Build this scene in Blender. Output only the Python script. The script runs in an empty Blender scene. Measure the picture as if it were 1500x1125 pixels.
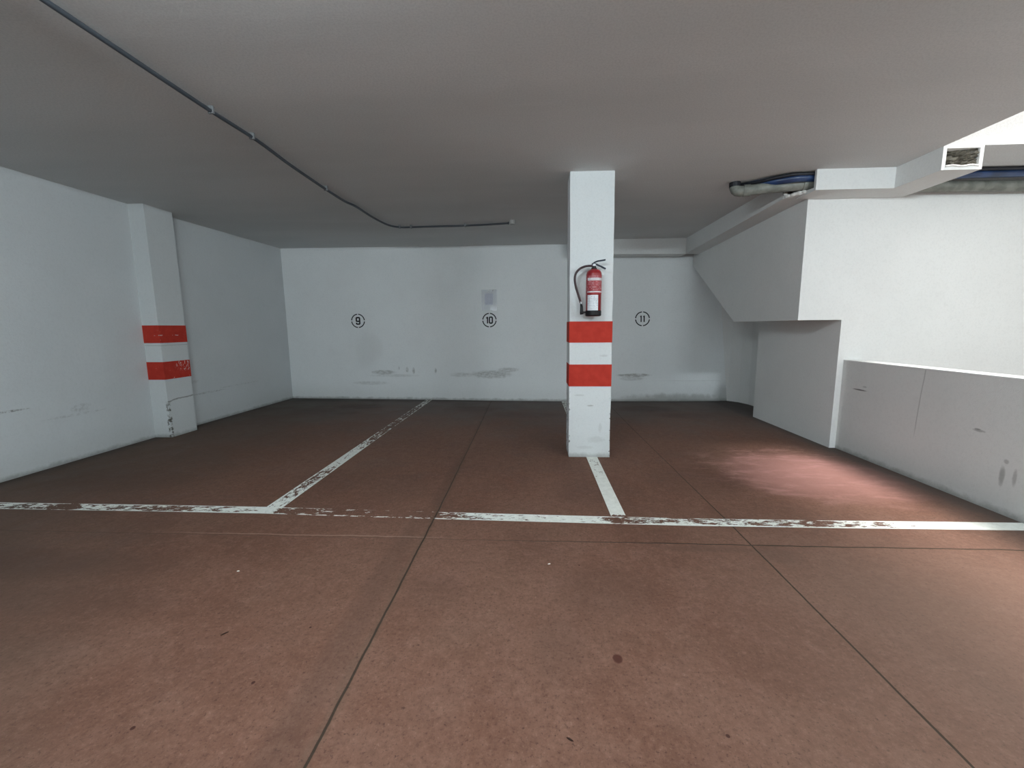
import bpy, bmesh, math, random
from mathutils import Vector, Matrix
random.seed(7)
S = bpy.context.scene
COL = S.collection
PI = math.pi
H = 1.3          # camera height
ZC = 2.717       # ceiling
LINK = COL.objects.link

# ------------------------------------------------------------------ materials
class NT:
    """small helper around a node tree"""
    def __init__(s, name):
        m = bpy.data.materials.new(name); m.use_nodes = True
        s.m = m; s.t = m.node_tree; s.n = s.t.nodes; s.l = s.t.links
        s.b = s.n['Principled BSDF']; s.pos = None
    def link(s, a, b): s.l.new(a, b)
    def put(s, sock, v):
        if isinstance(v, bpy.types.NodeSocket): s.l.new(v, sock)
        elif isinstance(v, (tuple, list)) and len(v) == 3 and sock.type == 'RGBA': sock.default_value = (*v, 1)
        else: sock.default_value = v
    def P(s):
        if not s.pos: s.pos = s.n.new('ShaderNodeNewGeometry').outputs['Position']
        return s.pos
    def xyz(s):
        if not hasattr(s, '_x'):
            q = s.n.new('ShaderNodeSeparateXYZ'); s.l.new(s.P(), q.inputs[0]); s._x = q.outputs
        return s._x
    def m_(s, op, a, b=0.0, c=0.0, clamp=False):
        q = s.n.new('ShaderNodeMath'); q.operation = op; q.use_clamp = clamp
        s.put(q.inputs[0], a); s.put(q.inputs[1], b); s.put(q.inputs[2], c); return q.outputs[0]
    def noise(s, scale, detail=4, rough=.55, vec=None, stretch=None, rot=0, off=(0, 0, 0), dist=0):
        v = vec or s.P()
        if stretch or rot or off != (0, 0, 0):
            mp = s.n.new('ShaderNodeMapping'); s.l.new(v, mp.inputs[0])
            mp.inputs['Rotation'].default_value = (0, 0, rot); mp.inputs['Location'].default_value = off
            if stretch: mp.inputs['Scale'].default_value = stretch
            v = mp.outputs[0]
        q = s.n.new('ShaderNodeTexNoise'); s.l.new(v, q.inputs['Vector'])
        q.inputs['Scale'].default_value = scale; q.inputs['Detail'].default_value = detail
        q.inputs['Roughness'].default_value = rough; q.inputs['Distortion'].default_value = dist
        return q.outputs['Fac']
    def remap(s, v, a, b, c=0.0, d=1.0, smooth=True):
        q = s.n.new('ShaderNodeMapRange'); q.interpolation_type = 'SMOOTHSTEP' if smooth else 'LINEAR'
        s.put(q.inputs[0], v); s.put(q.inputs[1], a); s.put(q.inputs[2], b); s.put(q.inputs[3], c); s.put(q.inputs[4], d)
        return q.outputs[0]
    def mix(s, f, a, b, mode='MIX'):
        q = s.n.new('ShaderNodeMix'); q.data_type = 'RGBA'; q.blend_type = mode
        s.put(q.inputs[0], f); s.put(q.inputs[6], a); s.put(q.inputs[7], b); return q.outputs[2]
    def ramp(s, v, pts):
        q = s.n.new('ShaderNodeValToRGB'); e = q.color_ramp.elements
        e[0].position, e[0].color = pts[0][0], (*pts[0][1], 1) if isinstance(pts[0][1], tuple) else (pts[0][1],) * 3 + (1,)
        e[1].position, e[1].color = pts[-1][0], (*pts[-1][1], 1) if isinstance(pts[-1][1], tuple) else (pts[-1][1],) * 3 + (1,)
        for p, c in pts[1:-1]:
            k = e.new(p); k.color = (*c, 1) if isinstance(c, tuple) else (c, c, c, 1)
        s.put(q.inputs[0], v); return q.outputs[0]
    def blob(s, a, b, ca, cb, ra, rb, rough=0.0, scale=8, soft=1.0):
        """soft ellipse mask in the plane of sockets a,b, broken up by noise"""
        u = s.m_('DIVIDE', s.m_('SUBTRACT', a, ca), ra); v = s.m_('DIVIDE', s.m_('SUBTRACT', b, cb), rb)
        d = s.m_('ADD', s.m_('MULTIPLY', u, u), s.m_('MULTIPLY', v, v))
        if rough: d = s.m_('ADD', d, s.m_('MULTIPLY', s.m_('SUBTRACT', s.noise(scale, 5, .65), .5), rough))
        return s.remap(d, 1.0 - soft, 1.0, 1, 0)
    def line(s, a, ca, w, wob=0.0, wobscale=3, soft=.6):
        v = s.m_('SUBTRACT', a, ca)
        if wob: v = s.m_('ADD', v, s.m_('MULTIPLY', s.m_('SUBTRACT', s.noise(wobscale, 3), .5), wob))
        return s.remap(s.m_('ABSOLUTE', v), w * soft, w, 1, 0)
    def bump(s, h, dist, strength=1.0):
        q = s.n.new('ShaderNodeBump'); s.put(q.inputs['Height'], h); q.inputs['Distance'].default_value = dist
        q.inputs['Strength'].default_value = strength; s.l.new(q.outputs[0], s.b.inputs['Normal'])
    def out(s, col, rough=.8, spec=.3, metal=0.0, coat=0.0):
        s.put(s.b.inputs['Base Color'], col); s.put(s.b.inputs['Roughness'], rough)
        s.put(s.b.inputs['Specular IOR Level'], spec); s.b.inputs['Metallic'].default_value = metal
        s.b.inputs['Coat Weight'].default_value = coat
        return s.m

def simple(name, col, rough=.6, spec=.4, metal=0.0, var=.06, scale=30, coat=0.0):
    t = NT(name); n = t.noise(scale, 3)
    c = t.mix(t.remap(n, .3, .7, 0, 1), tuple(v * (1 - var) for v in col), tuple(min(1, v * (1 + var)) for v in col))
    return t.out(c, rough, spec, metal, coat)

WHITE = (.77, .80, .805)
def plaster(name, base=WHITE, marks=None, dirt=.55, grain=.0016):
    t = NT(name); X, Y, Z = t.xyz()
    n1 = t.noise(1.1, 4, .55); n2 = t.noise(7, 4, .6); n3 = t.noise(55, 3, .6)
    c = t.mix(t.remap(n1, .3, .7), tuple(v * .955 for v in base), base)
    c = t.mix(t.m_('MULTIPLY', t.remap(n2, .52, .75), .10), c, tuple(v * .8 for v in base))
    c = t.mix(t.m_('MULTIPLY', t.remap(n3, .45, .7), .16), c, tuple(v * .72 for v in base))
    # splash grime just above the floor
    zz = t.m_('ADD', Z, t.m_('MULTIPLY', t.m_('SUBTRACT', t.noise(9, 5, .7), .5), -.09))
    c = t.mix(t.m_('MULTIPLY', t.remap(zz, 0.0, .055, 1, 0), dirt), c, (.10, .095, .085))
    c = t.mix(t.m_('MULTIPLY', t.remap(zz, 0.0, .34, 1, 0), dirt * .28), c, (.33, .32, .28))
    if marks: c = marks(t, c, X, Y, Z)
    t.bump(t.m_('ADD', t.m_('MULTIPLY', n3, .5), t.m_('ADD', t.m_('MULTIPLY', n2, 1.6), t.noise(160, 2))), grain, .7)
    return t.out(c, .78, .22)

def back_marks(t, c, X, Y, Z):
    g = (.30, .30, .28)
    fine = t.remap(t.noise(26, 5, .75, stretch=(.5, 1, 1.6)), .38, .60, .3, 1.0)
    for x, z, rx, rz, a in ((-2.75, .50, .26, .05, .6), (-2.55, .44, .55, .03, .25), (-.75, .47, .42, .085, .6), (-.45, .55, .22, .05, .5),
                            (1.75, .455, .34, .035, .75), (1.72, .40, .25, .05, .4), (-2.3, .55, .03, .06, .6), (-2.18, .53, .03, .07, .6),
                            (-1.77, .53, .025, .055, .8), (-2.45, .58, .02, .04, .4), (-1.3, .46, .25, .05, .35), (-3.0, .30, .4, .04, .3)):
        m = t.blob(X, Z, x, z, rx, rz, .8, 12, .8)
        c = t.mix(t.m_('MULTIPLY', t.m_('MULTIPLY', m, fine), a), c, g)
    m = t.blob(X, Z, -3.0, .92, .30, .42, 1.2, 3, 1.0)
    c = t.mix(t.m_('MULTIPLY', m, .12), c, (.42, .41, .38))
    m = t.blob(X, Z, 2.45, .03, 1.2, .13, 1.2, 9, 1.0)
    c = t.mix(t.m_('MULTIPLY', m, .55), c, (.2, .2, .18))
    m = t.blob(X, Z, 3.35, .10, .28, .25, .6, 6, 1.0)
    c = t.mix(t.m_('MULTIPLY', m, .35), c, (.25, .25, .22))
    return c
def left_marks(t, c, X, Y, Z):
    fine = t.remap(t.noise(30, 5, .75), .42, .6)
    for y, z, ry, rz, a in ((3.36, .598, .17, .012, .9), (3.1, .59, .25, .018, .7), (3.95, .52, .12, .05, .3), (5.6, .42, .35, .015, .5), (5.35, .60, .12, .03, .3), (3.9, .46, .35, .015, .25), (6.2, .45, .5, .012, .3)):
        c = t.mix(t.m_('MULTIPLY', t.m_('MULTIPLY', t.blob(Y, Z, y, z, ry, rz, .5, 12, .7), fine), a), c, (.22, .22, .21))
    return c
def parapet_marks(t, c, X, Y, Z):
    k = (.13, .12, .115)
    for y, z, ry, rz, a in ((4.23, .663, .11, .009, .9), (4.17, .70, .03, .01, .35), (3.10, .536, .055, .012, .45), (3.11, .545, .03, .008, .5),
                            (2.915, .265, .022, .085, .5), (2.84, .275, .017, .07, .4), (2.90, .37, .02, .02, .4), (2.35, .3, .05, .12, .4)):
        c = t.mix(t.m_('MULTIPLY', t.blob(Y, Z, y, z, ry, rz, .9, 26, .9), a), c, k)
    wob = t.m_('ADD', Y, t.m_('MULTIPLY', t.m_('SUBTRACT', Z, .5), .05))
    c = t.mix(t.m_('MULTIPLY', t.m_('MULTIPLY', t.line(wob, 3.59, .006, .02, 4), t.remap(Z, .3, .5)), .35), c, k)
    return c
def ramp_marks(t, c, X, Y, Z):
    m = t.blob(X, Z, 3.4, .93, .35, .06, 1.2, 9, 1)
    return t.mix(t.m_('MULTIPLY', m, .25), c, (.4, .38, .34))

def band_chips(t, X, Y, Z):
    return t.remap(t.noise(40, 5, .7), .62, .66)

def red_paint(name, chips):
    t = NT(name); X, Y, Z = t.xyz()
    n = t.noise(12, 4)
    c = t.mix(t.remap(n, .3, .7), (.42, .034, .022), (.49, .044, .028))
    if chips:
        m = t.blob(Y, Z, 5.02, .865, .16, .09, .9, 14, .9)
        a = t.m_('MULTIPLY', t.remap(t.noise(38, 5, .75, stretch=(1, 1.2, .6)), .55, .58), m)
        b = t.m_('MULTIPLY', t.remap(t.noise(30, 5, .7), .66, .69), t.remap(Z, .72, .95, 1, .25))
        c = t.mix(t.m_('MAXIMUM', a, b), c, (.74, .75, .74))
        e = t.m_('MULTIPLY', t.line(Z, 1.235, .006, .02, 9), t.remap(t.noise(17, 3), .56, .60))
        c = t.mix(e, c, (.6, .5, .48))
    t.bump(t.noise(60, 3), .0008, .6)
    return t.out(c, .75, .15)

def column_marks(t, c, X, Y, Z):
    k = (.16, .15, .14)
    e = t.m_('MULTIPLY', t.line(X, .353, .012, .012, 20), t.remap(t.noise(22, 4, .7), .55, .60))
    e2 = t.m_('MULTIPLY', t.line(X, .757, .010, .012, 20), t.remap(t.noise(22, 4, .7, off=(3, 3, 3)), .60, .64))
    low = t.remap(Z, .45, .75, 1, 0)
    c = t.mix(t.m_('MULTIPLY', t.m_('MAXIMUM', e, e2), low), c, k)
    for x, z, rx, rz, a in ((.56, .525, .04, .01, .6), (.62, .18, .12, .04, .2), (.66, .30, .02, .06, .2), (.68, 1.02, .05, .015, .25), (.45, .63, .06, .012, .25), (.52, .1, .1, .02, .2)):
        c = t.mix(t.m_('MULTIPLY', t.blob(X, Z, x, z, rx, rz, 1.4, 30, .9), a), c, (.33, .33, .31))
    return c
def pil_marks(t, c, X, Y, Z):
    k = (.13, .125, .11)
    edge = t.m_('MULTIPLY', t.line(Y, 4.72, .04, .05, 15), t.line(X, -4.40, .04, .05, 15))
    c = t.mix(t.m_('MULTIPLY', t.m_('MULTIPLY', edge, t.remap(Z, .35, .48, 1, 0)), t.remap(t.noise(24, 4, .7), .5, .55)), c, k)
    zz = t.m_('ADD', Z, t.m_('MULTIPLY', Y, -.06))
    c = t.mix(t.m_('MULTIPLY', t.line(zz, .16, .009, .05, 7), t.remap(X, -4.41, -4.40, 0, .6)), c, k)
    c = t.mix(t.m_('MULTIPLY', t.line(Z, 1.115, .004, .02, 7), .4), c, k)
    return c

def floor_mat():
    t = NT('red_brown_polished_concrete'); X, Y, Z = t.xyz()
    big = t.noise(.55, 3, .5, stretch=(1, .8, 1), off=(4.2, 1.1, 0)); mid = t.noise(2.4, 6, .62, dist=.6)
    fine = t.noise(17, 7, .72, off=(3, 8, 0)); speck = t.noise(70, 4, .75)
    c = t.ramp(t.remap(big, .3, .7), [(0, (.138, .069, .048)), (.5, (.158, .080, .056)), (1, (.175, .096, .070))])
    c = t.mix(t.m_('MULTIPLY', t.remap(mid, .42, .62), .55), c, (.190, .107, .079))
    c = t.mix(t.m_('MULTIPLY', t.remap(mid, .5, .32), .45), c, (.118, .060, .042))
    c = t.mix(t.m_('MULTIPLY', t.remap(t.noise(4.5, 6, .7, off=(9, 2, 0), dist=1.2), .5, .68), .32), c, (.21, .120, .094))
    c = t.mix(t.m_('MULTIPLY', t.remap(t.noise(1.3, 4, .6, off=(2, 7, 0)), .5, .7), .15), c, (.135, .090, .064))
    c = t.mix(t.m_('MULTIPLY', t.remap(fine, .50, .68), .34), c, (.25, .15, .112))
    c = t.mix(t.m_('MULTIPLY', t.remap(fine, .50, .34), .32), c, (.085, .042, .030))
    dap = t.noise(42, 6, .8, off=(1, 4, 0))
    c = t.mix(t.m_('MULTIPLY', t.remap(dap, .50, .34), .42), c, (.085, .044, .032))
    c = t.mix(t.m_('MULTIPLY', t.remap(dap, .50, .68), .38), c, (.25, .150, .115))
    c = t.mix(t.m_('MULTIPLY', t.remap(speck, .46, .30), .85), c, (.06, .032, .024))
    c = t.mix(t.m_('MULTIPLY', t.remap(speck, .56, .72), .32), c, (.34, .25, .20))
    # pale streaks and a pink patch: daylight beside the parapet painted into the colour
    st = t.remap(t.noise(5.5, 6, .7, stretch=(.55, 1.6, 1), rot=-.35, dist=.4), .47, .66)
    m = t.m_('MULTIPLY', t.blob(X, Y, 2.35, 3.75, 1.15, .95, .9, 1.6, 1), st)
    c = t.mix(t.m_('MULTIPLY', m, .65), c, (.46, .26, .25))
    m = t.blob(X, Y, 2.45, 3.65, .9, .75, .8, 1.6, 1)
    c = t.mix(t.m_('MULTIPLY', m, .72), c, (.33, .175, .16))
    # tyre grime and oil in the rear of the bays, dirt along walls
    gr = t.remap(t.m_('ADD', Y, t.m_('MULTIPLY', t.m_('SUBTRACT', t.noise(1.4, 4, .6), .5), 2.6)), 4.6, 7.3)
    c = t.mix(t.m_('MULTIPLY', gr, .72), c, (.118, .112, .108))
    gl = t.remap(t.m_('ADD', X, t.m_('MULTIPLY', t.m_('SUBTRACT', t.noise(1.1, 4, .6, off=(5, 5, 0)), .5), 2.0)), t.remap(Y, 1.0, 3.0, -1.2, -2.0), t.remap(Y, 1.0, 3.0, -3.0, -4.4))
    c = t.mix(t.m_('MULTIPLY', gl, .62), c, (.085, .070, .056))
    for x, y, rx, ry, a in ((-2.9, 6.75, .5, .3, .6), (-3.3, 6.3, .9, .35, .35), (1.8, 6.6, .6, .35, .45), (2.2, 6.1, .5, .25, .3), (-.1, 6.1, .7, .25, .35), (-.95, 6.6, .6, .3, .3),
                            (1.0, 2.35, .35, .05, .4), (-3.7, 3.3, 1.0, .35, .25), (-3.1, 2.05, 1.4, .22, .45), (-2.4, 1.75, .9, .15, .25), (-.79, 1.7, .10, 1.4, .30), (-.72, 3.4, .08, 1.0, .3), (-1.1, 3.25, .4, .4, .2), (.35, 3.2, .3, .35, .2), (1.35, 3.45, .5, .5, .25), (-1.7, 3.4, .5, .35, .2),
                            (.35, 1.95, .35, .28, .22), (.1, 1.55, .15, .22, .2), (-.5, 1.9, .2, .18, .18), (1.4, 2.3, .15, .15, .35)):
        c = t.mix(t.m_('MULTIPLY', t.blob(X, Y, x, y, rx, ry, .9, 4, 1), a), c, (.075, .047, .037))
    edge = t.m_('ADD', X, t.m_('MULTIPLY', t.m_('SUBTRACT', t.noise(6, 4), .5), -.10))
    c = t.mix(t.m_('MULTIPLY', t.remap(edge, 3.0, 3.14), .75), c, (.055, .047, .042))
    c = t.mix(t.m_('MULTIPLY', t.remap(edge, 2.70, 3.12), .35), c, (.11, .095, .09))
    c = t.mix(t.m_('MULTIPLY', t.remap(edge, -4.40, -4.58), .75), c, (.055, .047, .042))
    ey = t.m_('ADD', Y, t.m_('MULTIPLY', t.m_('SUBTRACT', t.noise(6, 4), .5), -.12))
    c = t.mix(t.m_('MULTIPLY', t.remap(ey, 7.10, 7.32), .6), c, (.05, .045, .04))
    c = t.mix(t.blob(X, Y, .331, 1.501, .022, .026, .9, 60, .5), c, (.075, .028, .02))
    for x, y, r in ((-1.04, 1.33, .008), (-.98, 1.62, .006), (-1.32, 1.14, .009), (.25, 2.15, .006), (.62, 1.2, .008)):
        c = t.mix(t.blob(X, Y, x, y, r, r, .6, 60, .6), c, (.05, .02, .015))
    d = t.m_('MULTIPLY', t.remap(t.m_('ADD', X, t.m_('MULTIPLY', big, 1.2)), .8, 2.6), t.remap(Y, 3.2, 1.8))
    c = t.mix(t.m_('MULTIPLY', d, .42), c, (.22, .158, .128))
    c = t.mix(t.remap(Y, 2.9, 5.2, 1.0, .1), c, (.885, .835, .80), 'MULTIPLY')
    # saw cut joints
    XX = t.m_('ADD', X, t.m_('MULTIPLY', t.remap(Y, 2.8, 7.4, 0, 1, False), .068))
    j1 = t.line(XX, -.683, .0062, .014, 5); j1b = t.line(XX, -.69, .035, .05, 6, .1)
    j2 = t.line(X, t.remap(Y, 2.7, 5.3, 1.298, 1.262, False), .0058, .010, 3)
    ys = t.m_('ADD', Y, 0)
    j3 = t.m_('MULTIPLY', t.line(ys, 2.405, .0070, .03, 4), t.remap(X, -.8, 1.0, .25, .95))
    c = t.mix(t.m_('MULTIPLY', j1b, .32), c, (.09, .062, .045))
    c = t.mix(t.m_('MULTIPLY', t.m_('MULTIPLY', t.line(ys, 2.425, .006, .03, 4), t.remap(X, -.4, -.9)), t.m_('MULTIPLY', t.remap(X, -2.6, -1.8), .35)), c, (.4, .3, .24))
    j = t.m_('MAXIMUM', t.m_('MAXIMUM', j1, j2), j3)
    c = t.mix(t.m_('MULTIPLY', j, t.remap(Y, 2.5, 4.5, .85, .55)), c, (.026, .021, .014))
    hgt = t.m_('SUBTRACT', t.m_('ADD', t.m_('MULTIPLY', speck, .12), t.m_('MULTIPLY', fine, .25)), j)
    t.bump(hgt, .003, .5)
    r = t.remap(mid, .3, .7, .58, .74)
    return t.out(c, r, .14)

t_cen = object()
def line_paint(name, cover, axis, cen, half, seed=0, rot=.55, flake=16.0, edge=.22, rs=(.35, 1.6, 1)):
    """worn white road paint: cover = [(coord, 0..1)] how much paint is left along the line"""
    t = NT(name); X, Y, Z = t.xyz(); a = X if axis == 'x' else Y; b = Y if axis == 'x' else X
    lo, hi = cover[0][0], cover[-1][0]
    f = t.ramp(t.remap(a, lo, hi, 0, 1, False), [((p - lo) / (hi - lo), v) for p, v in cover])
    n = t.noise(flake, 6, .68, stretch=rs, rot=rot, off=(seed, seed * .7, 0), dist=.3)
    n3 = t.noise(flake * 3.0, 4, .7, stretch=rs, rot=rot + .3, off=(seed, 2, 0))
    nn = t.remap(t.m_('ADD', n, t.m_('MULTIPLY', n3, .5)), .56, .94, 0, 1, False)
    if cen is t_cen: cen = t.remap(X, -2.0, .5, 2.768, 2.697, False)
    e = t.remap(t.m_('ABSOLUTE', t.m_('SUBTRACT', b, cen)), half * .66, half * .80, 0, edge)
    mask = t.remap(t.m_('SUBTRACT', t.m_('ADD', f, e), nn), -.035, .035)
    col = t.mix(t.remap(t.noise(20, 4), .3, .7), (.70, .71, .66), (.80, .81, .76))
    col = t.mix(t.m_('MULTIPLY', t.remap(t.noise(60, 4, .7), .5, .7), .25), col, (.45, .42, .38))
    t.out(col, .6, .3)
    tr = t.n.new('ShaderNodeBsdfTransparent'); mx = t.n.new('ShaderNodeMixShader')
    t.link(mask, mx.inputs[0]); t.link(tr.outputs[0], mx.inputs[1]); t.link(t.b.outputs[0], mx.inputs[2])
    t.link(mx.outputs[0], t.n['Material Output'].inputs['Surface'])
    return t.m

def ceiling_mat():
    t = NT('grey_plaster_ceiling')
    a = t.noise(.8, 4, .55, stretch=(.45, 1.6, 1)); b = t.noise(3.5, 5, .6, stretch=(.3, 1.5, 1)); g = t.noise(85, 3, .75)
    c = t.mix(t.remap(a, .3, .7), (.64, .65, .645), (.71, .715, .71))
    c = t.mix(t.m_('MULTIPLY', t.remap(b, .52, .72), .35), c, (.73, .745, .75))
    c = t.mix(t.m_('MULTIPLY', t.remap(g, .40, .64), .30), c, (.45, .46, .465))
    t.bump(t.m_('ADD', t.m_('MULTIPLY', g, .5), t.m_('MULTIPLY', b, 1.5)), .0014, .6)
    return t.out(c, .85, .15)

M = {}
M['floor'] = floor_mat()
M['ceiling'] = ceiling_mat()
M['wall'] = plaster('white_painted_plaster')
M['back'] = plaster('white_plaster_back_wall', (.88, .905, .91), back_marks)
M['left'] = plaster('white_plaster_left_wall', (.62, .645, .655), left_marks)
M['parapet'] = plaster('grey_white_parapet_plaster', (.71, .71, .695), parapet_marks)
M['ramp_wall'] = plaster('bright_white_ramp_wall', (.80, .80, .785), ramp_marks)
M['box'] = plaster('white_boxing_board', (.76, .765, .755), dirt=0)
M['encl'] = plaster('white_enclosure_plaster', (.80, .80, .785), dirt=0)
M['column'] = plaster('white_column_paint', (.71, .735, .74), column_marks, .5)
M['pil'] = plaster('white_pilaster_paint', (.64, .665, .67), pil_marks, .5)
M['red'] = red_paint('red_band_paint', False)
M['redchip'] = red_paint('red_band_paint_chipped', True)
M['stencil'] = simple('black_stencil_paint', (.018, .020, .024), .7, .2)
M['conduit'] = simple('dark_grey_conduit', (.045, .052, .062), .42, .4)
M['clip'] = simple('grey_clip_plastic', (.17, .175, .18), .45, .4)
M['jbox'] = simple('grey_junction_box_plastic', (.40, .40, .39), .5, .4)
M['pvc'] = simple('dusty_grey_pvc', (.20, .205, .18), .5, .4, var=.25, scale=12)
M['bluepipe'] = simple('blue_plastic_pipe', (.018, .042, .115), .28, .5, var=.3, scale=9)
M['blackcable'] = simple('black_rubber_cable', (.012, .013, .018), .45, .4)
M['fill'] = simple('crumpled_dark_insulation', (.10, .09, .07), .6, .5, var=.6, scale=26)
M['rawplaster'] = simple('broken_white_plaster', (.72, .70, .67), .9, .1, var=.15)
M['ered'] = simple('extinguisher_red_lacquer', (.29, .018, .022), .30, .5, var=.08, coat=.3)
M['elabel'] = simple('dark_red_label', (.33, .035, .045), .42, .4)
M['eblack'] = simple('black_plastic', (.006, .006, .007), .5, .3)
M['ewhite'] = simple('white_label_print', (.62, .58, .60), .45, .4, var=.1)
M['esticker'] = simple('white_inspection_sticker', (.74, .76, .80), .45, .4, var=.05)
M['eprint'] = simple('faded_grey_print', (.30, .31, .36), .5, .3)
M['epink'] = simple('pale_pink_label_print', (.58, .30, .32), .5, .3)
M['metal'] = simple('nickel_plated_brass', (.40, .41, .43), .38, .5, 1.0)
M['lever'] = simple('dark_steel_lever', (.010, .015, .028), .4, .4, .3)
M['hose'] = simple('dark_rubber_hose', (.045, .022, .026), .45, .4)
M['paper'] = simple('blue_grey_paper', (.60, .62, .70), .6, .3)
M['pin'] = simple('shiny_pin_head', (.95, .95, .97), .22, .8, 1.0)
M['splinter'] = simple('dark_wood_splinter', (.03, .015, .01), .8, .2)
M['flake'] = simple('white_paint_flake', (.72, .70, .64), .7, .2)
def printed(name, base, ink, rows, amount, z0, z1):
    """worn rows of small print round the bottle"""
    t = NT(name); X, Y, Z = t.xyz()
    r = t.remap(t.m_('SINE', t.m_('MULTIPLY', Z, rows)), -.1, .4)
    w = t.remap(t.noise(1, 2, .6, stretch=(260, 90, 60)), .47, .53)
    big = t.remap(t.noise(1, 2, .5, stretch=(60, 20, 75), off=(3, 1, 2)), .42, .50)
    f = t.m_('MULTIPLY', t.m_('MULTIPLY', t.m_('MULTIPLY', r, w), big), amount)
    f = t.m_('MULTIPLY', f, t.m_('MULTIPLY', t.remap(Z, z0, z0 + .004), t.remap(Z, z1, z1 - .004)))
    return t.out(t.mix(f, base, ink), .42, .4)
M['elabel'] = printed('dark_red_printed_label', (.33, .035, .045), (.62, .36, .38), 520, .9, 1.625, 1.765)
M['esticker'] = printed('white_inspection_sticker', (.74, .76, .80), (.25, .27, .33), 620, .75, 1.455, 1.58)
def sleeve_mat():
    t = NT('clear_plastic_sleeve'); t.out((.68, .71, .78), .12, .6)
    t.b.inputs['Alpha'].default_value = .16
    return t.m
M['sleeve'] = sleeve_mat()

# ------------------------------------------------------------------ mesh helpers
def link_mesh(name, verts, faces, mat, parent=None, smooth=False, bevel=0, origin=(0, 0, 0)):
    me = bpy.data.meshes.new(name)
    me.from_pydata([tuple(Vector(v) - Vector(origin)) for v in verts], [], faces); me.validate()
    bm = bmesh.new(); bm.from_mesh(me); bmesh.ops.recalc_face_normals(bm, faces=bm.faces)
    if bevel: bmesh.ops.bevel(bm, geom=list(bm.edges), offset=bevel, segments=2, affect='EDGES', profile=.6)
    bm.to_mesh(me); bm.free()
    if smooth: me.polygons.foreach_set('use_smooth', [True] * len(me.polygons))
    me.materials.append(mat)
    o = bpy.data.objects.new(name, me); LINK(o); o.location = origin
    if parent: o.parent = parent
    return o
BOXF = [(0, 1, 3, 2), (4, 6, 7, 5), (0, 4, 5, 1), (2, 3, 7, 6), (0, 2, 6, 4), (1, 5, 7, 3)]
def boxv(x0, x1, y0, y1, z0, z1): return [(x, y, z) for x in (x0, x1) for y in (y0, y1) for z in (z0, z1)]
def box(name, x0, x1, y0, y1, z0, z1, mat, parent=None, bevel=0, origin=(0, 0, 0)):
    return link_mesh(name, boxv(x0, x1, y0, y1, z0, z1), BOXF, mat, parent, bevel=bevel, origin=origin)
def multi(name, parts, mat, parent=None, smooth=False, origin=(0, 0, 0)):
    V, F = [], []
    for v, f in parts:
        k = len(V); V += v; F += [tuple(i + k for i in q) for q in f]
    return link_mesh(name, V, F, mat, parent, smooth, origin=origin)
def prism_x(pts, x0, x1):
    n = len(pts); V = [(x0, y, z) for y, z in pts] + [(x1, y, z) for y, z in pts]
    return V, [tuple(range(n)), tuple(range(2 * n - 1, n - 1, -1))] + [(i, (i + 1) % n, n + (i + 1) % n, n + i) for i in range(n)]
def smooth_path(pts, n=6):
    P = [Vector(p) for p in pts]; out = []
    for i in range(len(P) - 1):
        a = P[max(i - 1, 0)]; b = P[i]; c = P[i + 1]; d = P[min(i + 2, len(P) - 1)]
        for k in range(n):
            t = k / n
            out.append(.5 * ((2 * b) + (c - a) * t + (2 * a - 5 * b + 4 * c - d) * t * t + (3 * b - a - 3 * c + d) * t ** 3))
    out.append(P[-1]); return out
def tube(pts, r, seg=12, radii=None):
    P = [Vector(p) for p in pts]; V, F = [], []; up = Vector((.13, .21, 1)).normalized(); prev = None
    for i, p in enumerate(P):
        d = (P[min(i + 1, len(P) - 1)] - P[max(i - 1, 0)]).normalized()
        if prev is None: u = d.cross(up if abs(d.dot(up)) < .95 else Vector((1, 0, 0))).normalized()
        else: u = (prev - d * prev.dot(d)).normalized()
        prev = u; w = d.cross(u); rr = radii[i] if radii else r
        for k in range(seg):
            a = 2 * PI * k / seg; V.append(tuple(p + (u * math.cos(a) + w * math.sin(a)) * rr))
    for i in range(len(P) - 1):
        for k in range(seg):
            F.append((i * seg + k, i * seg + (k + 1) % seg, (i + 1) * seg + (k + 1) % seg, (i + 1) * seg + k))
    F.append(tuple(range(seg))[::-1]); F.append(tuple((len(P) - 1) * seg + k for k in range(seg)))
    return V, F
def lathe(prof, cx, cy, seg=40):
    V, F = [], []
    for r, z in prof:
        for k in range(seg):
            a = 2 * PI * k / seg; V.append((cx + r * math.cos(a), cy + r * math.sin(a), z))
    for i in range(len(prof) - 1):
        for k in range(seg):
            F.append((i * seg + k, i * seg + (k + 1) % seg, (i + 1) * seg + (k + 1) % seg, (i + 1) * seg + k))
    F.append(tuple(range(seg))[::-1]); F.append(tuple((len(prof) - 1) * seg + k for k in range(seg)))
    return V, F
def struct(o): o['kind'] = 'structure'; return o
def tag(o, label, cat, group=None):
    o['label'] = label; o['category'] = cat
    if group: o['group'] = group
    return o
def thing(name, loc, label, cat, group=None):
    o = bpy.data.objects.new(name, None); LINK(o); o.location = loc; o.empty_display_size = .1
    return tag(o, label, cat, group)
def part(name, vf, mat, root, smooth=False, parent=None, bevel=0):
    """vf in world coordinates; made local to the root empty (parts of parts share the same origin)"""
    o = link_mesh(name, vf[0], vf[1], mat, None, smooth, bevel, origin=(0, 0, 0))
    base = root.location
    o.data.transform(Matrix.Translation(-base))
    o.parent = parent or root
    return o

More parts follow.
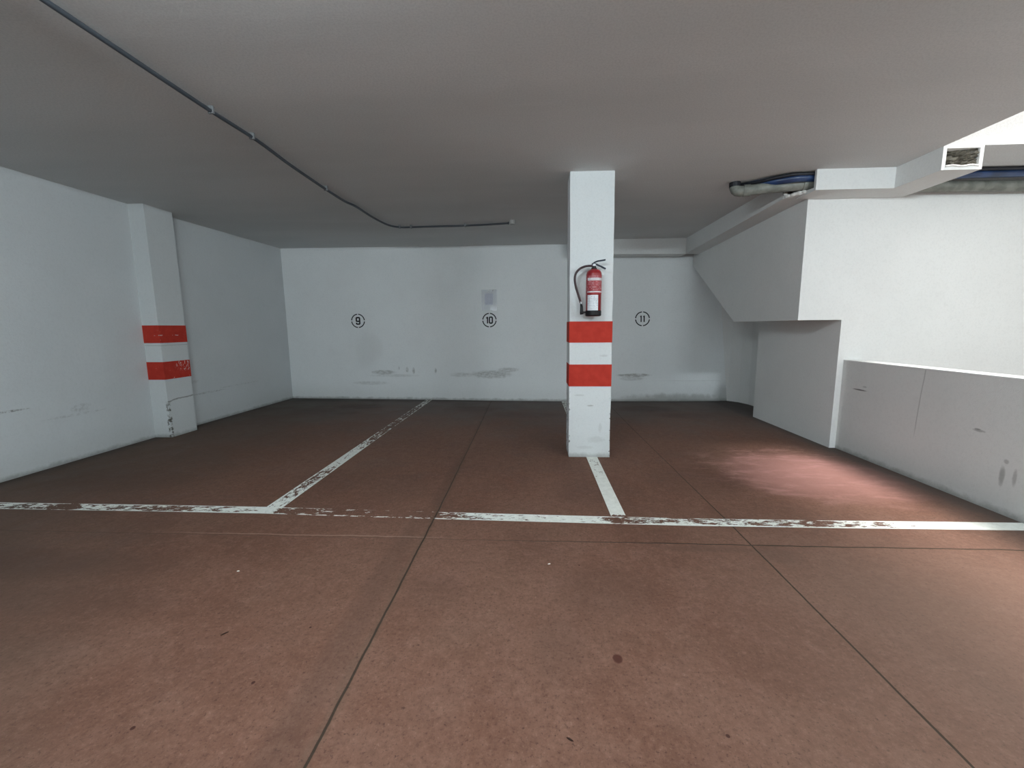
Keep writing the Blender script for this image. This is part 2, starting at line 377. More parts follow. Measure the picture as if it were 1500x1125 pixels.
# ------------------------------------------------------------------ the setting
YR = -5.2                                                     # wall behind the viewer
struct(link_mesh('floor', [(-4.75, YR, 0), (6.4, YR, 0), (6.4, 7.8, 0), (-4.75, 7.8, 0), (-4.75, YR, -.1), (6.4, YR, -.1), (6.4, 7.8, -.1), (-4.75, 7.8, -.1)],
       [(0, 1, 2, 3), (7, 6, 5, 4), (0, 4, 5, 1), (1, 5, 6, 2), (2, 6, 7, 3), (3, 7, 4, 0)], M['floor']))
# ceiling slab with the open light well at right (x > 3.3, y 0.2 .. 3.75)
OY0, OY1, OX = -1.2, 3.75, 3.295
cs = [(boxv(-4.75, OX, YR, 7.8, ZC, ZC + .25), BOXF), (boxv(OX, 6.4, OY1, 7.8, ZC, ZC + .25), BOXF), (boxv(OX, 6.4, YR, OY0, ZC, ZC + .25), BOXF)]
struct(multi('ceiling', cs, M['ceiling']))
def lerp(tab, x):
    if x <= tab[0][0]: return tab[0][1]
    for (a, va), (b, vb) in zip(tab, tab[1:]):
        if x <= b: return va + (vb - va) * (x - a) / (b - a)
    return tab[-1][1]
BOT = [(-4.75, 7.56), (-4.55, 7.55), (-1.9, 7.41), (-.75, 7.32), (.6, 7.26), (2.0, 7.29), (3.3, 7.35), (3.75, 7.35)]
TOP = [(-4.75, 7.42), (-4.5, 7.43), (.6, 7.51), (3.75, 7.51)]
def wy(x, z):
    a, b = lerp(BOT, x), lerp(TOP, x); return a + (b - a) * z / ZC
V, F = [], []; nx, nz = 34, 8
for i in range(nx + 1):
    for k in range(nz + 1):
        x = -4.75 + 8.5 * i / nx; z = ZC * k / nz; V.append((x, wy(x, z), z))
for i in range(nx):
    for k in range(nz):
        a = i * (nz + 1) + k; F.append((a, a + nz + 1, a + nz + 2, a + 1))
n0 = len(V); V += [(-4.75, 7.75, 0), (3.75, 7.75, 0), (3.75, 7.75, ZC), (-4.75, 7.75, ZC)]
F.append((n0, n0 + 3, n0 + 2, n0 + 1))
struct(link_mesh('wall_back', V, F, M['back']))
# left wall: follows the slightly skewed floor and ceiling edges
lb = [(YR, -4.60), (3.2, -4.605), (4.7, -4.61), (5.45, -4.60), (7.7, -4.55)]
lt = [(YR, -4.62), (3.5, -4.63), (4.7, -4.60), (5.35, -4.60), (7.7, -4.48)]
V, F = [], []; ys = [YR, 0, 2, 3.2, 4, 4.7, 5.4, 6, 7, 7.7]
for y in ys: V += [(lerp(lb, y), y, 0), (lerp(lt, y), y, ZC), (-4.85, y, ZC), (-4.85, y, 0)]
for i in range(len(ys) - 1):
    for k in range(4): F.append((4 * i + k, 4 * i + (k + 1) % 4, 4 * i + 4 + (k + 1) % 4, 4 * i + 4 + k))
F += [(0, 1, 2, 3), tuple(4 * (len(ys) - 1) + k for k in (3, 2, 1, 0))]
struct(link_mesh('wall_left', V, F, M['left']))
struct(box('wall_rear', -4.85, 6.4, YR - .15, YR, 0, ZC, M['wall']))
WD = 4.48
# bright wall across the ramp, and the wall on the ramp's far side
n_ = [(3.148, 0), (6.25, 0), (6.25, ZC), (2.716, ZC), (2.716, 1.350), (3.148, 1.350)]
struct(link_mesh('wall_ramp_end', [(x, WD, z) for x, z in n_] + [(x, WD + .12, z) for x, z in n_],
       [tuple(range(6)), tuple(range(11, 5, -1))] + [(i, (i + 1) % 6, 6 + (i + 1) % 6, 6 + i) for i in range(6)], M['encl']))
struct(box('wall_ramp_side', 6.25, 6.4, YR, 7.8, 0, ZC + .25, M['ramp_wall']))
# lower wall beside the bay and the curved recess behind it
struct(box('wall_right', 3.148, 3.60, WD + .12, 6.04, 0, 1.349, M['encl']))
rc = [(3.60, 5.9), (3.585, 6.6), (3.56, 7.0), (3.50, 7.2), (3.38, 7.34), (3.2, 7.46)]
V, F = [], []
for x, y in rc: V += [(x, y, 0), (x, y, ZC), (x + .18, y + .1, ZC), (x + .18, y + .1, 0)]
for i in range(len(rc) - 1):
    for k in range(4): F.append((4 * i + k, 4 * i + (k + 1) % 4, 4 * i + 4 + (k + 1) % 4, 4 * i + 4 + k))
F += [(0, 1, 2, 3), tuple(4 * (len(rc) - 1) + k for k in (3, 2, 1, 0))]
struct(link_mesh('wall_recess', V, F, M['encl']))

# raised strip low on the back wall, added in place of a light patch
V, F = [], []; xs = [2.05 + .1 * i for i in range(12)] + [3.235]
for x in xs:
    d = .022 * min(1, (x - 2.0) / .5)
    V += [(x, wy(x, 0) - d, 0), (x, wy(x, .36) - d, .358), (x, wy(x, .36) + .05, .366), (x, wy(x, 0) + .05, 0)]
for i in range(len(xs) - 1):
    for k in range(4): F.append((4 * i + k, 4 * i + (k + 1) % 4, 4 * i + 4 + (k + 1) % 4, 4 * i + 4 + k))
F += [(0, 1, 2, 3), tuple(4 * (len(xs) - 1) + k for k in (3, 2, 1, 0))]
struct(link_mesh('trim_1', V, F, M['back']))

# parapet along the ramp
p = thing('parapet_wall', (3.29, 1.5, 0), 'low grey plastered parapet wall along the ramp at the right, scuffed, with a bright white top', 'parapet')
part('wall_body', (boxv(3.208, 3.36, YR + .01, WD - .002, 0, .928), BOXF), M['parapet'], p)
part('coping', (boxv(3.206, 3.365, YR + .01, WD - .002, .928, .942), BOXF), M['box'], p, bevel=.003)

# boxed volume with a slanted underside hanging over the last bay
e = thing('hanging_enclosure', (3.1, 5.9, 1.352), 'white plastered hanging enclosure with a slanted underside, high over the right bay', 'enclosure')
pr = prism_x([(WD + .12, 1.350), (5.865, 1.350), (7.47, 2.32), (7.47, ZC), (WD + .12, ZC)], 2.716, 3.59)
part('enclosure_body', pr, M['encl'], e)

# ------------------------------------------------------------------ column and pilaster
c = thing('concrete_column', (.56, 4.25, 0), 'square white painted column with two red bands and a fire extinguisher on its front', 'column')
CX0, CX1, CY0, CY1 = .353, .760, 4.088, 4.39
def column_shape(x0, x1, y0, y1, z0, z1, top=0.0):
    # seen slightly leaning: top shifted by -0.012
    V = []; n = 14
    for k in range(n + 1):
        z = z0 + (z1 - z0) * k / n; s = -.014 * (z / ZC); j = lambda: random.uniform(-.0022, .0022)
        V += [(x0 + s + j(), y0 + j(), z), (x1 + s + j(), y0 + j(), z), (x1 + s + j(), y1, z), (x0 + s + j(), y1, z)]
    F = [(0, 1, 2, 3), tuple(4 * n + k for k in (3, 2, 1, 0))]
    for k in range(n):
        for q in range(4): F.append((4 * k + q, 4 * k + (q + 1) % 4, 4 * k + 4 + (q + 1) % 4, 4 * k + 4 + q))
    return V, F
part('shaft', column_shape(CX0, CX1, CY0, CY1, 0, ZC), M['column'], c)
def wrap_band(x0, x1, y0, y1, z0, z1, sh=0):
    return boxv(x0 + sh, x1 + sh, y0, y1, z0, z1), BOXF
for z0, z1 in ((1.147, 1.350), (.718, .934)):
    o = part('red_band', wrap_band(CX0 - .0035, CX1 + .0035, CY0 - .0035, CY1 + .0035, z0, z1, -.014 * z0 / ZC), M['red'], c)

PX, PY0, PY1 = -4.40, 4.72, 5.10
p = thing('wall_pilaster', (-4.5, 4.9, 0), 'white pilaster on the left wall with two chipped red bands and scraped lower corner', 'pilaster')
def pil(x_out, y0, y1, z0, z1, over=0):
    V = []
    for z in (z0, z1):
        s = .014 * (1 - z / ZC)
        V += [(-4.66, y0 - over, z), (x_out + s + over, y0 - over + .012 * 0, z), (x_out + s + over, y1 + over, z), (-4.66, y1 + over, z)]
    return V, [(0, 1, 2, 3), (7, 6, 5, 4)] + [(q, (q + 1) % 4, 4 + (q + 1) % 4, 4 + q) for q in range(4)]
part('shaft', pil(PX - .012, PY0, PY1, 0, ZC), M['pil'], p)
for z0, z1 in ((1.145, 1.352), (.708, .920)):
    part('red_band', pil(PX - .012, PY0, PY1, z0, z1, .0035), M['redchip'], p)

# ------------------------------------------------------------------ boxing round the pipes under the ceiling
b = thing('pipe_boxing', (3.3, 4.3, 2.54), 'white box section under the ceiling, its cut open end facing the viewer', 'boxing')
T = .028; Z0 = 2.535
ox0, ox1 = 3.295, 3.607
# limb towards the viewer (hollow, four boards) + transverse limb in front of the bright wall
brd = [(boxv(ox0, ox0 + T, OY1, 4.19, Z0, ZC), BOXF), (boxv(ox1 - T, ox1, OY1, WD, Z0, ZC), BOXF),
       (boxv(ox0 + T, ox1 - T, OY1, WD, Z0, Z0 + T), BOXF), (boxv(ox0 + T, ox1 - T, OY1, 4.1, ZC - T * .6, ZC), BOXF)]
multi_o = part('open_box_end', (lambda q: (sum([v for v, f in q], []), [tuple(i + 8 * n for i in ff) for n, (v, f) in enumerate(q) for ff in f]))(brd), M['box'], b)
brd = [(boxv(2.600, ox0 + T, 4.19, 4.19 + T, Z0, ZC), BOXF), (boxv(2.600, ox0 + T, 4.19 + T, WD, Z0, Z0 + T), BOXF)]
part('cross_box', (lambda q: (sum([v for v, f in q], []), [tuple(i + 8 * n for i in ff) for n, (v, f) in enumerate(q) for ff in f]))(brd), M['box'], b)
# side run: left face and underside, slightly sagging to the rear
def bz(y): return 2.545 + (2.470 - 2.545) * (y - 4.48) / (7.2 - 4.48)
V = []; ysb = [4.50, 4.9, 5.4, 6.0, 6.6, 7.20]
V, F = [], []
for y in ysb: V += [(2.482, y, bz(y)), (2.482, y, ZC), (2.510, y, ZC), (2.510, y, bz(y) + T), (2.722, y, bz(y) + T), (2.722, y, bz(y))]
for i in range(len(ysb) - 1):
    for k in range(6): F.append((6 * i + k, 6 * i + (k + 1) % 6, 6 * i + 6 + (k + 1) % 6, 6 * i + 6 + k))
F += [(0, 1, 2, 3), (0, 3, 4, 5), (30, 33, 32, 31), (30, 35, 34, 33)]
side = thing('side_boxing', (2.6, 5.8, 2.5), 'long white pipe boxing running back under the ceiling above the hanging enclosure', 'boxing')
part('side_panel', (V, F), M['box'], side)
# jagged front part of the underside, where the board is broken away
random.seed(3)
jag = [(2.482, 4.50), (2.50, 4.44), (2.53, 4.43), (2.555, 4.36), (2.60, 4.33), (2.62, 4.27), (2.66, 4.20), (2.722, 4.195), (2.722, 4.50)]
V = [(x, y, 2.546) for x, y in jag] + [(x, y, 2.546 + T) for x, y in jag]; n = len(jag)
part('underside_board', (V, [tuple(range(n)), tuple(range(2 * n - 1, n - 1, -1))] + [(i, (i + 1) % n, n + (i + 1) % n, n + i) for i in range(n)]), M['box'], side)
V, F = [], []
pts = smooth_path([(2.482, 4.50, 2.70), (2.484, 4.49, 2.66), (2.487, 4.47, 2.61), (2.492, 4.455, 2.565), (2.52, 4.41, 2.558), (2.56, 4.36, 2.565), (2.60, 4.32, 2.562)], 4)
vf = tube(pts, .016, 8, [random.uniform(.008, .020) for _ in pts])
part('broken_plaster_edge', vf, M['rawplaster'], side)
# rear run across the back wall
rb = thing('rear_boxing', (1.5, 7.3, 2.48), 'white pipe boxing along the top of the back wall, right of the column', 'boxing')
V = [(.585, 7.16, 2.485), (2.48, 7.15, 2.465), (2.48, 7.44, 2.465), (.585, 7.44, 2.485), (.585, 7.16, ZC), (2.48, 7.15, ZC), (2.48, 7.44, ZC), (.585, 7.44, ZC)]
part('box_panel', (V, [(0, 1, 2, 3), (7, 6, 5, 4), (0, 4, 5, 1), (1, 5, 6, 2), (2, 6, 7, 3), (3, 7, 4, 0)]), M['box'], rb)

# crumpled insulation in the open box end
V, F = [], []; n = 16; random.seed(11)
for i in range(n + 1):
    for k in range(n + 1):
        u, v = i / n, k / n
        V.append((ox0 + T + .002 + (ox1 - ox0 - 2 * T - .004) * u, 3.775 + .06 * (1 - u) + random.uniform(-.016, .016), Z0 + T + (ZC - Z0 - T * 1.6) * v))
for i in range(n):
    for k in range(n):
        a = i * (n + 1) + k; F.append((a, a + n + 1, a + n + 2, a + 1))
o = link_mesh('insulation_wad', V, F, M['fill'], origin=(3.45, 3.9, 2.56))
sm = o.modifiers.new('thick', 'SOLIDIFY'); sm.thickness = .02; sm.offset = 0
tag(o, 'dark crumpled insulation stuffed inside the open end of the white box section', 'insulation')
# torn rim of the open box end
vf = tube(smooth_path([(ox0 + T, 3.748, Z0 + T), (3.38, 3.747, Z0 + T + .006), (3.45, 3.747, Z0 + T - .002), (3.52, 3.747, Z0 + T + .007), (ox1 - T, 3.748, Z0 + T)], 5), .007, 7)
part('torn_rim', vf, M['rawplaster'], b)

# pipes
def pipe_thing(name, pts, r, mat, label, cat, extra=None, seg=16):
    q = thing(name, pts[0], label, cat)
    part('pipe_run', tube(pts, r, seg), mat, q, True)
    if extra:
        for nm, a, bb, rr, mm in extra: part(nm, tube([a, bb], rr, seg), mm, q)
    return q
g = [(6.2, 4.40, 2.588), (4.6, 4.40, 2.59), (3.4, 4.38, 2.605)] + smooth_path([(2.75, 4.33, 2.632), (2.4, 4.38, 2.630), (2.10, 4.47, 2.626)], 5)
el = [(2.055, 4.487, 2.626), (2.035, 4.495, 2.632), (2.020, 4.50, 2.645), (2.012, 4.505, 2.665), (2.010, 4.506, 2.715)]
pipe_thing('drain_pipe', g + el, .050, M['pvc'], 'grey plastic drain pipe leaving the broken boxing and turning up into the ceiling', 'pipe',
           [('coupling', (2.72, 4.333, 2.632), (2.57, 4.352, 2.631), .058, M['pvc']), ('elbow_socket', (2.14, 4.46, 2.627), (2.085, 4.476, 2.627), .057, M['pvc']), ('rubber_collar', (2.012, 4.505, 2.672), (2.010, 4.506, 2.715), .0525, M['blackcable'])])
bl = [(6.2, 4.29, 2.672), (3.6, 4.29, 2.672), (2.75, 4.285, 2.672)] + smooth_path([(2.48, 4.280, 2.672), (2.36, 4.33, 2.670), (2.22, 4.46, 2.685), (2.12, 4.58, 2.715)], 5)
pipe_thing('water_pipe', bl, .036, M['bluepipe'], 'glossy blue water pipe lying above the grey drain pipe at the boxing', 'pipe')
for k, (y0, z0, dx) in enumerate(((4.243, 2.700, -.03), (4.338, 2.702, -.08))):
    pts = [(6.2, y0, z0), (2.75, y0, z0)] + smooth_path([(2.45 + dx, y0 + .01, z0 - .004), (2.33 + dx, y0 + .07, z0 - .01), (2.2 + dx, y0 + .20, z0 - .008), (2.11 + dx, y0 + .32, 2.715)], 5)
    o = pipe_thing('cable_run', pts, .0145, M['blackcable'], ('black cable nearest the viewer, bending into the ceiling in front of the blue pipe', 'black cable behind the blue pipe, bending into the ceiling beside the grey elbow')[k], 'cable', seg=10)
    o['group'] = 'black cables beside the blue pipe'

# ------------------------------------------------------------------ ceiling conduit
zz = ZC - .030
cp = [(-2.07, YR + .02, zz), (-2.068, 0, zz), (-2.07, 1.905, zz), (-2.066, 2.735, zz), (-2.05, 3.2, zz), (-2.078, 3.73, zz), (-2.082, 4.62, zz), (-2.045, 4.93, zz + .004), (-2.03, 5.35, zz),
      (-1.99, 5.72, zz), (-1.93, 5.87, zz), (-1.83, 5.94, zz), (-1.70, 5.945, zz), (-1.3, 5.93, zz), (-.96, 5.92, zz), (-.6, 5.88, zz), (-.33, 5.83, zz)]
cp = cp[:3] + smooth_path(cp[2:], 5)[1:]
co = thing('ceiling_conduit', (-2.07, 2.0, ZC), 'dark conduit running along the ceiling, bending right to a small junction box', 'conduit')
part('conduit_tube', tube(cp, .0125, 12), M['conduit'], co, True)
for x, y, a in ((-2.068, 1.2, 0), (-2.066, 2.78, 0), (-2.05, 3.15, 0), (-2.08, 4.3, 0), (-1.86, 5.935, 1), (-1.70, 5.945, 1), (-.94, 5.92, 1)):
    dx, dy = (.018, .008) if not a else (.012, .017)
    part('clip', (boxv(x - dx, x + dx, y - dy, y + dy, zz - .015, ZC), BOXF), M['clip'], co, bevel=.002)
jb = part('junction_box', lathe([(.036, ZC - .052), (.042, ZC - .046), (.042, ZC)], -.285, 5.815, 20), M['jbox'], co)
part('cable_gland', tube([(-.345, 5.832, zz), (-.318, 5.824, zz)], .017, 10), M['conduit'], co, parent=jb)

# ------------------------------------------------------------------ painted lines
def strip(pts_a, pts_b, z0=.0006, z1=.0022):
    n = len(pts_a); V = []
    for (xa, ya), (xb, yb) in zip(pts_a, pts_b): V += [(xa, ya, z1), (xb, yb, z1)]
    F = [(2 * i, 2 * i + 1, 2 * i + 3, 2 * i + 2) for i in range(n - 1)]
    return V, F
ML = [(-4.58, 2.775), (-3.9, 2.77), (-2.7, 2.77), (-1.9, 2.764), (-1.39, 2.745), (-.68, 2.725), (.38, 2.70), (1.0, 2.688), (2.0, 2.69), (2.6, 2.698), (3.205, 2.702)]
hw = .054
V, F = strip([(x, y + hw) for x, y in ML], [(x, y - hw) for x, y in ML])
cov = [(-4.6, .50), (-3.95, .50), (-3.62, .42), (-3.52, .10), (-3.40, .10), (-3.33, .62), (-2.9, .45), (-2.62, .30), (-2.5, .50), (-2.2, .62), (-1.95, .78), (-1.87, .75), (-1.82, .10), (-1.5, .24), (-1.3, .08), (-.75, .06), (-.58, .35),
       (-.35, .62), (.0, .70), (.30, .85), (.48, .62), (.55, .15), (.72, .5), (1.1, .50), (1.4, .55), (1.7, .45), (1.88, .25), (2.0, .55), (2.3, .58), (2.55, .80), (2.62, 1.3), (3.25, 1.3)]
# a colour ramp holds up to 32 stops
o = link_mesh('painted_line', V, F, line_paint('worn_white_line_front', cov, 'x', t_cen, .062, 0, -.5, 20, .38, (.5, 1.5, 1)))
tag(o, 'long worn white painted line crossing the whole floor in front of the bays', 'floor marking')
V, F = strip([(-1.957, 7.40), (-1.962, 5.0), (-1.965, 2.82)], [(-1.848, 7.39), (-1.850, 5.0), (-1.838, 2.80)], z1=.0024)
cov = [(2.75, .85), (3.0, .60), (3.3, .42), (3.6, .45), (3.85, .80), (4.3, .72), (4.6, .42), (5.0, .34), (5.3, .15), (5.6, .30), (6.2, .30), (6.6, .35), (7.0, .55), (7.4, .40)]
o = link_mesh('painted_line', V, F, line_paint('worn_white_line_left', cov, 'y', -1.905, .062, 5, .4, 20, .25, (1.4, .5, 1)))
tag(o, 'worn white painted line between bays 9 and 10, running back to the wall', 'floor marking')
V, F = strip([(.533, 2.76), (.527, 4.09)], [(.636, 2.76), (.637, 4.09)], z1=.0026)
cov = [(2.70, .0), (2.76, .25), (2.82, 1.2), (3.4, 1.2), (3.55, .85), (3.95, .72), (4.1, 1.1)]
o = link_mesh('painted_line', V, F, line_paint('worn_white_line_column', cov, 'y', .58, .055, 11, .2, 20, .2, (1, .8, 1)))
tag(o, 'short white painted line from the foot of the column to the long line', 'floor marking')
V, F = strip([(.490, 7.25), (.500, 4.395)], [(.582, 7.25), (.592, 4.395)], z1=.0026)
cov = [(4.3, .45), (5.5, .42), (7.3, .55)]
o = link_mesh('painted_line', V, F, line_paint('worn_white_line_behind', cov, 'y', .54, .055, 17, .2, 18, .2, (1.4, .6, 1)))
tag(o, 'worn white painted line behind the column, reaching the back wall', 'floor marking')

# ------------------------------------------------------------------ stencilled bay numbers
def stroke(pts, w, closed=False):
    """flat polyline stroke with mitred corners -> verts, faces in 2D"""
    P = [Vector(p) for p in pts]; n = len(P); V, F = [], []
    for i in range(n):
        a = P[(i - 1) % n] if (closed or i > 0) else None; c = P[(i + 1) % n] if (closed or i < n - 1) else None
        d1 = (P[i] - a).normalized() if a is not None else (c - P[i]).normalized()
        d2 = (c - P[i]).normalized() if c is not None else d1
        n1 = Vector((-d1.y, d1.x)); n2 = Vector((-d2.y, d2.x)); m = (n1 + n2).normalized(); s = w / 2 / max(.4, m.dot(n1))
        V += [tuple(P[i] + m * s), tuple(P[i] - m * s)]
    for i in range(n if closed else n - 1):
        j = (i + 1) % n; F.append((2 * i, 2 * i + 1, 2 * j + 1, 2 * j))
    return V, F
def on_wall(flat, cx, cz, t=.0025):
    V, F = flat; A = []; n = len(V)
    for off in (0.0005 + t, .0005):
        for u, v in V:
            x, z = cx + u, cz + v; A.append((x, wy(x, z) - off, z))
    FF = list(F) + [tuple(i + n for i in f[::-1]) for f in F]
    E = {}
    for f in F:
        for a, b_ in zip(f, f[1:] + f[:1]):
            k = (min(a, b_), max(a, b_)); E[k] = E.get(k, 0) + 1
    for (a, b_), cnt in E.items():
        if cnt == 1: FF.append((a, b_, b_ + n, a + n))
    return A, FF
def ring(r, w, gap):
    V, F = [], []
    for q in range(4):
        a0 = q * PI / 2 + gap; a1 = (q + 1) * PI / 2 - gap; k0 = len(V)
        for k in range(11):
            a = a0 + (a1 - a0) * k / 10
            V += [((r + w / 2) * math.cos(a), (r + w / 2) * math.sin(a)), ((r - w / 2) * math.cos(a), (r - w / 2) * math.sin(a))]
        for k in range(10): F.append((k0 + 2 * k, k0 + 2 * k + 1, k0 + 2 * k + 3, k0 + 2 * k + 2))
    return V, F
def glyph(ch, w, h, x):
    P = []
    if ch == '9': P = [([(0, .40), (0, .92), (.14, 1), (.86, 1), (1, .92), (1, .08), (.86, 0), (.14, 0), (0, .08), (0, .22)], 0), ([(.0, .50), (.14, .43), (1, .43)], 0)]
    if ch == '0': P = [([(0, .10), (0, .90), (.2, 1), (.8, 1), (1, .90), (1, .10), (.8, 0), (.2, 0)], 1)]
    if ch == '1': P = [([(1, -.05), (1, 1.05)], 0), ([(.1, .80), (.95, .98)], 0)]
    return [([(x + (u - .5) * w, (v - .5) * h) for u, v in p], c_) for p, c_ in P]
def number(txt, cx, cz, spec, label):
    r = thing('bay_number', (cx, wy(cx, cz) - .002, cz), label, 'stencilled number', 'black stencilled bay numbers on the back wall')
    part('stencil_ring', on_wall(ring(.118, .017, .09), cx, cz), M['stencil'], r)
    for ch, w, h, x, sw in spec:
        V, F = [], []
        for pts, cl in glyph(ch, w, h, x):
            v, f = stroke(pts, sw, cl); k = len(V); V += v; F += [tuple(i + k for i in q) for q in f]
        part('digit', on_wall((V, F), cx, cz, .003), M['stencil'], r)
number('9', -3.172, 1.434, [('9', .060, .115, 0, .025)], 'black stencilled number 9 in a broken circle on the back wall')
number('10', -.780, 1.427, [('1', .022, .105, -.045, .022), ('0', .050, .105, .026, .023)], 'black stencilled number 10 in a broken circle, under the plastic sleeve')
number('11', 1.882, 1.428, [('1', .014, .100, -.030, .019), ('1', .014, .100, .022, .019)], 'black stencilled number 11 in a broken circle, right of the column')

# ------------------------------------------------------------------ plastic sleeve with sheet above number 10
r = thing('notice_sleeve', (-.78, wy(-.78, 1.78) - .004, 1.78), 'clear plastic sleeve with a faint sheet of paper, on the back wall above number 10', 'notice')
def wallquad(x0, x1, z0, z1, off, t=.0015, sk=0):
    return on_wall(([(x0, z0), (x1, z0 + sk), (x1, z1 + sk), (x0, z1)], [(0, 1, 2, 3)]), 0, 0, off)
part('sleeve', wallquad(-.915, -.648, 1.592, 1.958, .008), M['sleeve'], r)
part('paper', wallquad(-.858, -.716, 1.695, 1.890, .004), M['paper'], r)
for x, z, rr in ((-.791, 1.941, .014), (-.719, 1.946, .015), (-.88, 1.665, .008)):  # shiny domes added to stand in for bright glints on the sleeve
    yw = wy(x, z) - .009
    part('pin', tube([(x, yw - rr * math.sin(a), z) for a in (0, .5, 1.0, 1.35)], rr, 14, [rr * math.cos(a) for a in (0, .5, 1.0, 1.35)]), M['pin'], r, True)

# ------------------------------------------------------------------ fire extinguisher
ex, ey = .557, 3.985
x = thing('fire_extinguisher', (ex, CY0, 1.40), 'red fire extinguisher with black hose and base, hung on the front of the column', 'fire extinguisher')
R = .071
body = part('cylinder_body', lathe([(R, 1.437), (R, 1.765), (R * .985, 1.783), (R * .92, 1.799), (R * .78, 1.812), (R * .55, 1.820), (.026, 1.826), (.020, 1.834)], ex, ey, 48), M['ered'], x, True)
part('base_cap', lathe([(R * .80, 1.396), (R * .97, 1.399), (R * 1.03, 1.406), (R * 1.03, 1.440), (R * 1.005, 1.448)], ex, ey, 40), M['eblack'], x)
part('neck_collar', lathe([(.026, 1.822), (.026, 1.836), (.019, 1.838), (.019, 1.852)], ex, ey, 24), M['eblack'], x)
part('valve_block', (boxv(ex - .012, ex + .014, ey - .014, ey + .014, 1.844, 1.874), BOXF), M['metal'], x, bevel=.004)
def bar(p0, p1, w, t):
    a, c_ = Vector(p0), Vector(p1); d = (c_ - a).normalized(); s = Vector((0, 1, 0)); u = d.cross(s).normalized()
    V = [tuple(q + s * sy * w / 2 + u * su * t / 2) for q in (a, c_) for sy in (-1, 1) for su in (-1, 1)]
    return V, BOXF
def chain(pts, w, t):
    V, F = [], []
    for a, c_ in zip(pts, pts[1:]):
        v, f = bar(a, c_, w, t); k = len(V); V += v; F += [tuple(i + k for i in q) for q in f]
    return V, F
part('squeeze_lever', chain([(ex - .020, ey, 1.868), (ex + .006, ey, 1.886), (ex + .030, ey, 1.896), (ex + .102, ey, 1.907)], .022, .0125), M['lever'], x)
part('carry_handle', chain([(ex + .004, ey, 1.870), (ex + .024, ey, 1.866), (ex + .060, ey, 1.850), (ex + .106, ey, 1.826)], .024, .012), M['lever'], x)
part('safety_pin', tube([(ex + .014, ey - .022, 1.880), (ex + .014, ey + .02, 1.880)], .003, 8), M['metal'], x)
hp = smooth_path([(ex - .012, ey - .004, 1.851), (ex - .040, ey - .006, 1.854), (ex - .085, ey - .006, 1.850), (ex - .135, ey - .008, 1.827), (ex - .168, ey - .008, 1.785), (ex - .176, ey - .006, 1.735), (ex - .166, ey, 1.675), (ex - .143, ey, 1.600), (ex - .117, ey, 1.520)], 6)
ho = part('hose', tube(hp, .0105, 12), M['hose'], x, True)
part('hose_ferrule', tube([(ex - .121, ey, 1.535), (ex - .113, ey, 1.508)], .0105, 12), M['metal'], x, parent=ho)
part('nozzle', tube([(ex - .115, ey, 1.512), (ex - .110, ey, 1.488), (ex - .108, ey, 1.430), (ex - .106, ey, 1.414)], .011, 16, [.010, .013, .0165, .0165]), M['eblack'], x, True)
part('nozzle_clip', (boxv(ex - .112, ex - .060, ey - .008, ey + .008, 1.425, 1.442), BOXF), M['eblack'], x)
part('wall_hook', (boxv(ex - .02, ex + .02, ey + .02, CY0 + .004, 1.80, 1.835), BOXF), M['metal'], x, bevel=.003)
def arc(a0, a1, z0, z1, rr, n=14):
    V, F = [], []
    for k in range(n + 1):
        a = math.radians(a0 + (a1 - a0) * k / n) - PI / 2
        V += [(ex + rr * math.cos(a), ey + rr * math.sin(a), z0), (ex + rr * math.cos(a), ey + rr * math.sin(a), z1)]
    for k in range(n): F.append((2 * k, 2 * k + 2, 2 * k + 3, 2 * k + 1))
    return V, F
def merge(L):
    V, F = [], []
    for v, f in L: k = len(V); V += v; F += [tuple(i + k for i in q) for q in f]
    return V, F
lab = part('label', arc(-74, 80, 1.60, 1.768, R + .0006, 24), M['elabel'], x)
for a_ in ((-58, 72, 1.717, 1.742), (-62, 72, 1.611, 1.622)): part('label_band', arc(*a_, R + .0012), M['ewhite'], x, parent=lab)
stk = part('inspection_sticker', arc(-56, 28, 1.448, 1.588, R + .0016, 16), M['esticker'], x)
# ------------------------------------------------------------------ crumbs on the floor
def crumb(name, px, py, l, w, h, a, mat, label, cat):
    ca, sa = math.cos(a), math.sin(a)
    pts = [(-l, 0), (-l * .3, w), (l * .5, w * .7), (l, 0), (l * .4, -w), (-l * .5, -w * .8)]
    V = [(px + u * ca - v * sa, py + u * sa + v * ca, 0.0006) for u, v in pts] + [(px + .8 * (u * ca - v * sa), py + .8 * (u * sa + v * ca), h) for u, v in pts]
    n = len(pts)
    o = link_mesh(name, V, [tuple(range(n))[::-1], tuple(range(n, 2 * n))] + [(i, (i + 1) % n, n + (i + 1) % n, n + i) for i in range(n)], mat, origin=(px, py, 0))
    return tag(o, label, cat)
crumb('wood_splinter', -1.33, 1.565, .016, .003, .004, .9, M['splinter'], 'tiny dark splinter on the red floor, left of the long saw joint', 'debris')
crumb('wood_splinter', .115, 1.165, .013, .003, .004, -.5, M['splinter'], 'tiny dark splinter on the red floor near the bottom middle of the picture', 'debris')
crumb('paint_flake', -1.60, 2.02, .008, .005, .003, .2, M['flake'], 'tiny white paint flake on the floor left of the saw joint', 'debris')
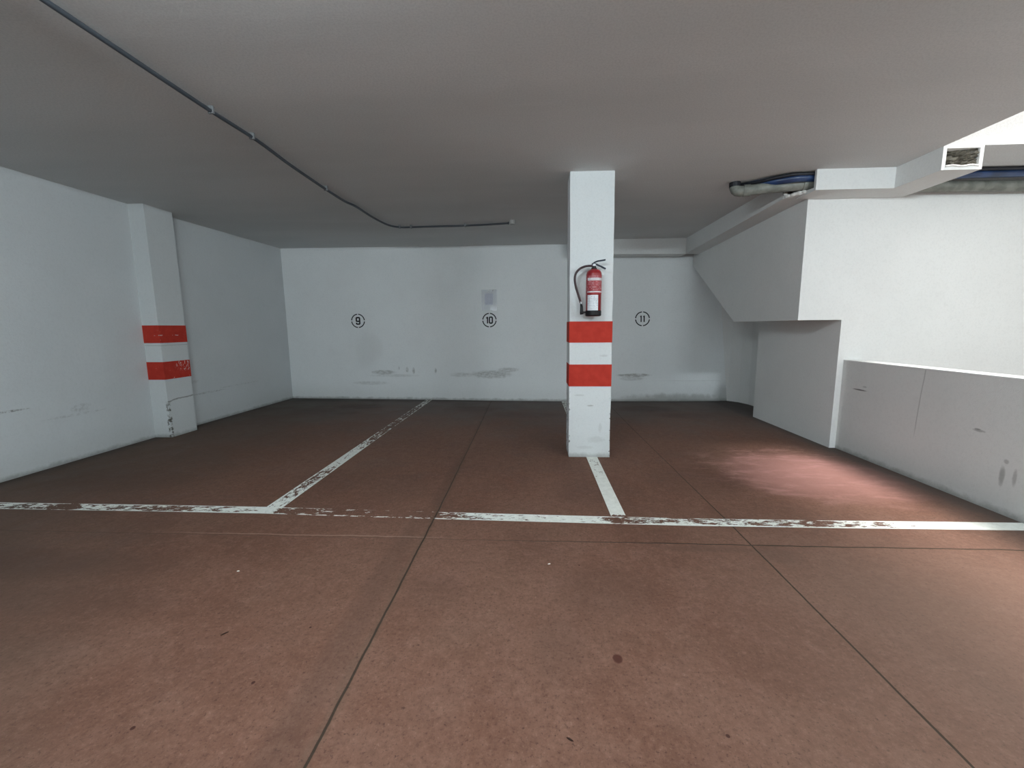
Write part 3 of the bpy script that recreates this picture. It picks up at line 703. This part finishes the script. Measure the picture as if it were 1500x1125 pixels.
crumb('paint_flake', .085, 2.155, .009, .004, .003, .4, M['flake'], 'tiny white paint flake on the floor in front of bay 10', 'debris')

# ------------------------------------------------------------------ light
def lamp(name, kind, loc, power, col, **k):
    d = bpy.data.lights.new(name, kind); d.energy = power; d.color = col
    for a, b_ in k.items(): setattr(d, a, b_)
    o = bpy.data.objects.new(name, d); LINK(o); o.location = loc; return o
COOL = (.82, .945, 1.0)
for i in range(5):     # fluorescent batten above, right
    lamp('tube_light', 'POINT', (2.66 + i * .16, .22, 2.62), 34, COOL, shadow_soft_size=.04)
for i in range(5):     # fluorescent batten above, left
    lamp('tube_light', 'POINT', (-1.55 + i * .26, .55, 2.60), 28, COOL, shadow_soft_size=.035)
for i in range(5):     # unseen fill lamps added far behind the viewer to lift the back wall
    lamp('tube_light', 'POINT', (-1.2 + i * 1.0, -3.6, 2.60), 44, COOL, shadow_soft_size=.06)
sun = lamp('hazy_sun', 'SUN', (5, 1, 6), 5.3, (1.0, .96, .92), angle=math.radians(20))
sun.rotation_euler = Vector((-.40, .20, -1.0)).to_track_quat('-Z', 'Y').to_euler()
w = bpy.data.worlds.new('overcast_sky'); S.world = w; w.use_nodes = True
w.node_tree.nodes['Background'].inputs[0].default_value = (1.0, .965, .92, 1)
w.node_tree.nodes['Background'].inputs[1].default_value = 1.35

# ------------------------------------------------------------------ camera
fw = Vector((-0.05196746, 0.98946475, -0.13512547)); rt = Vector((0.99864873, 0.05144901, -0.00732839)); up = Vector((2.99112798e-04, 0.135323713, 0.990801394))
cd = bpy.data.cameras.new('camera'); cam = bpy.data.objects.new('camera', cd); LINK(cam)
m = Matrix(((rt.x, up.x, -fw.x), (rt.y, up.y, -fw.y), (rt.z, up.z, -fw.z))).to_4x4(); m.translation = (0, 0, H)
cam.matrix_world = m
cd.sensor_fit = 'HORIZONTAL'; cd.sensor_width = 36; cd.lens = 609.848 / 1500 * 36; cd.clip_start = .02
S.camera = cam
S.view_settings.view_transform = 'Standard'; S.view_settings.look = 'None'
S.view_settings.gamma = 1; S.view_settings.use_curve_mapping = False; S.view_settings.exposure = .15
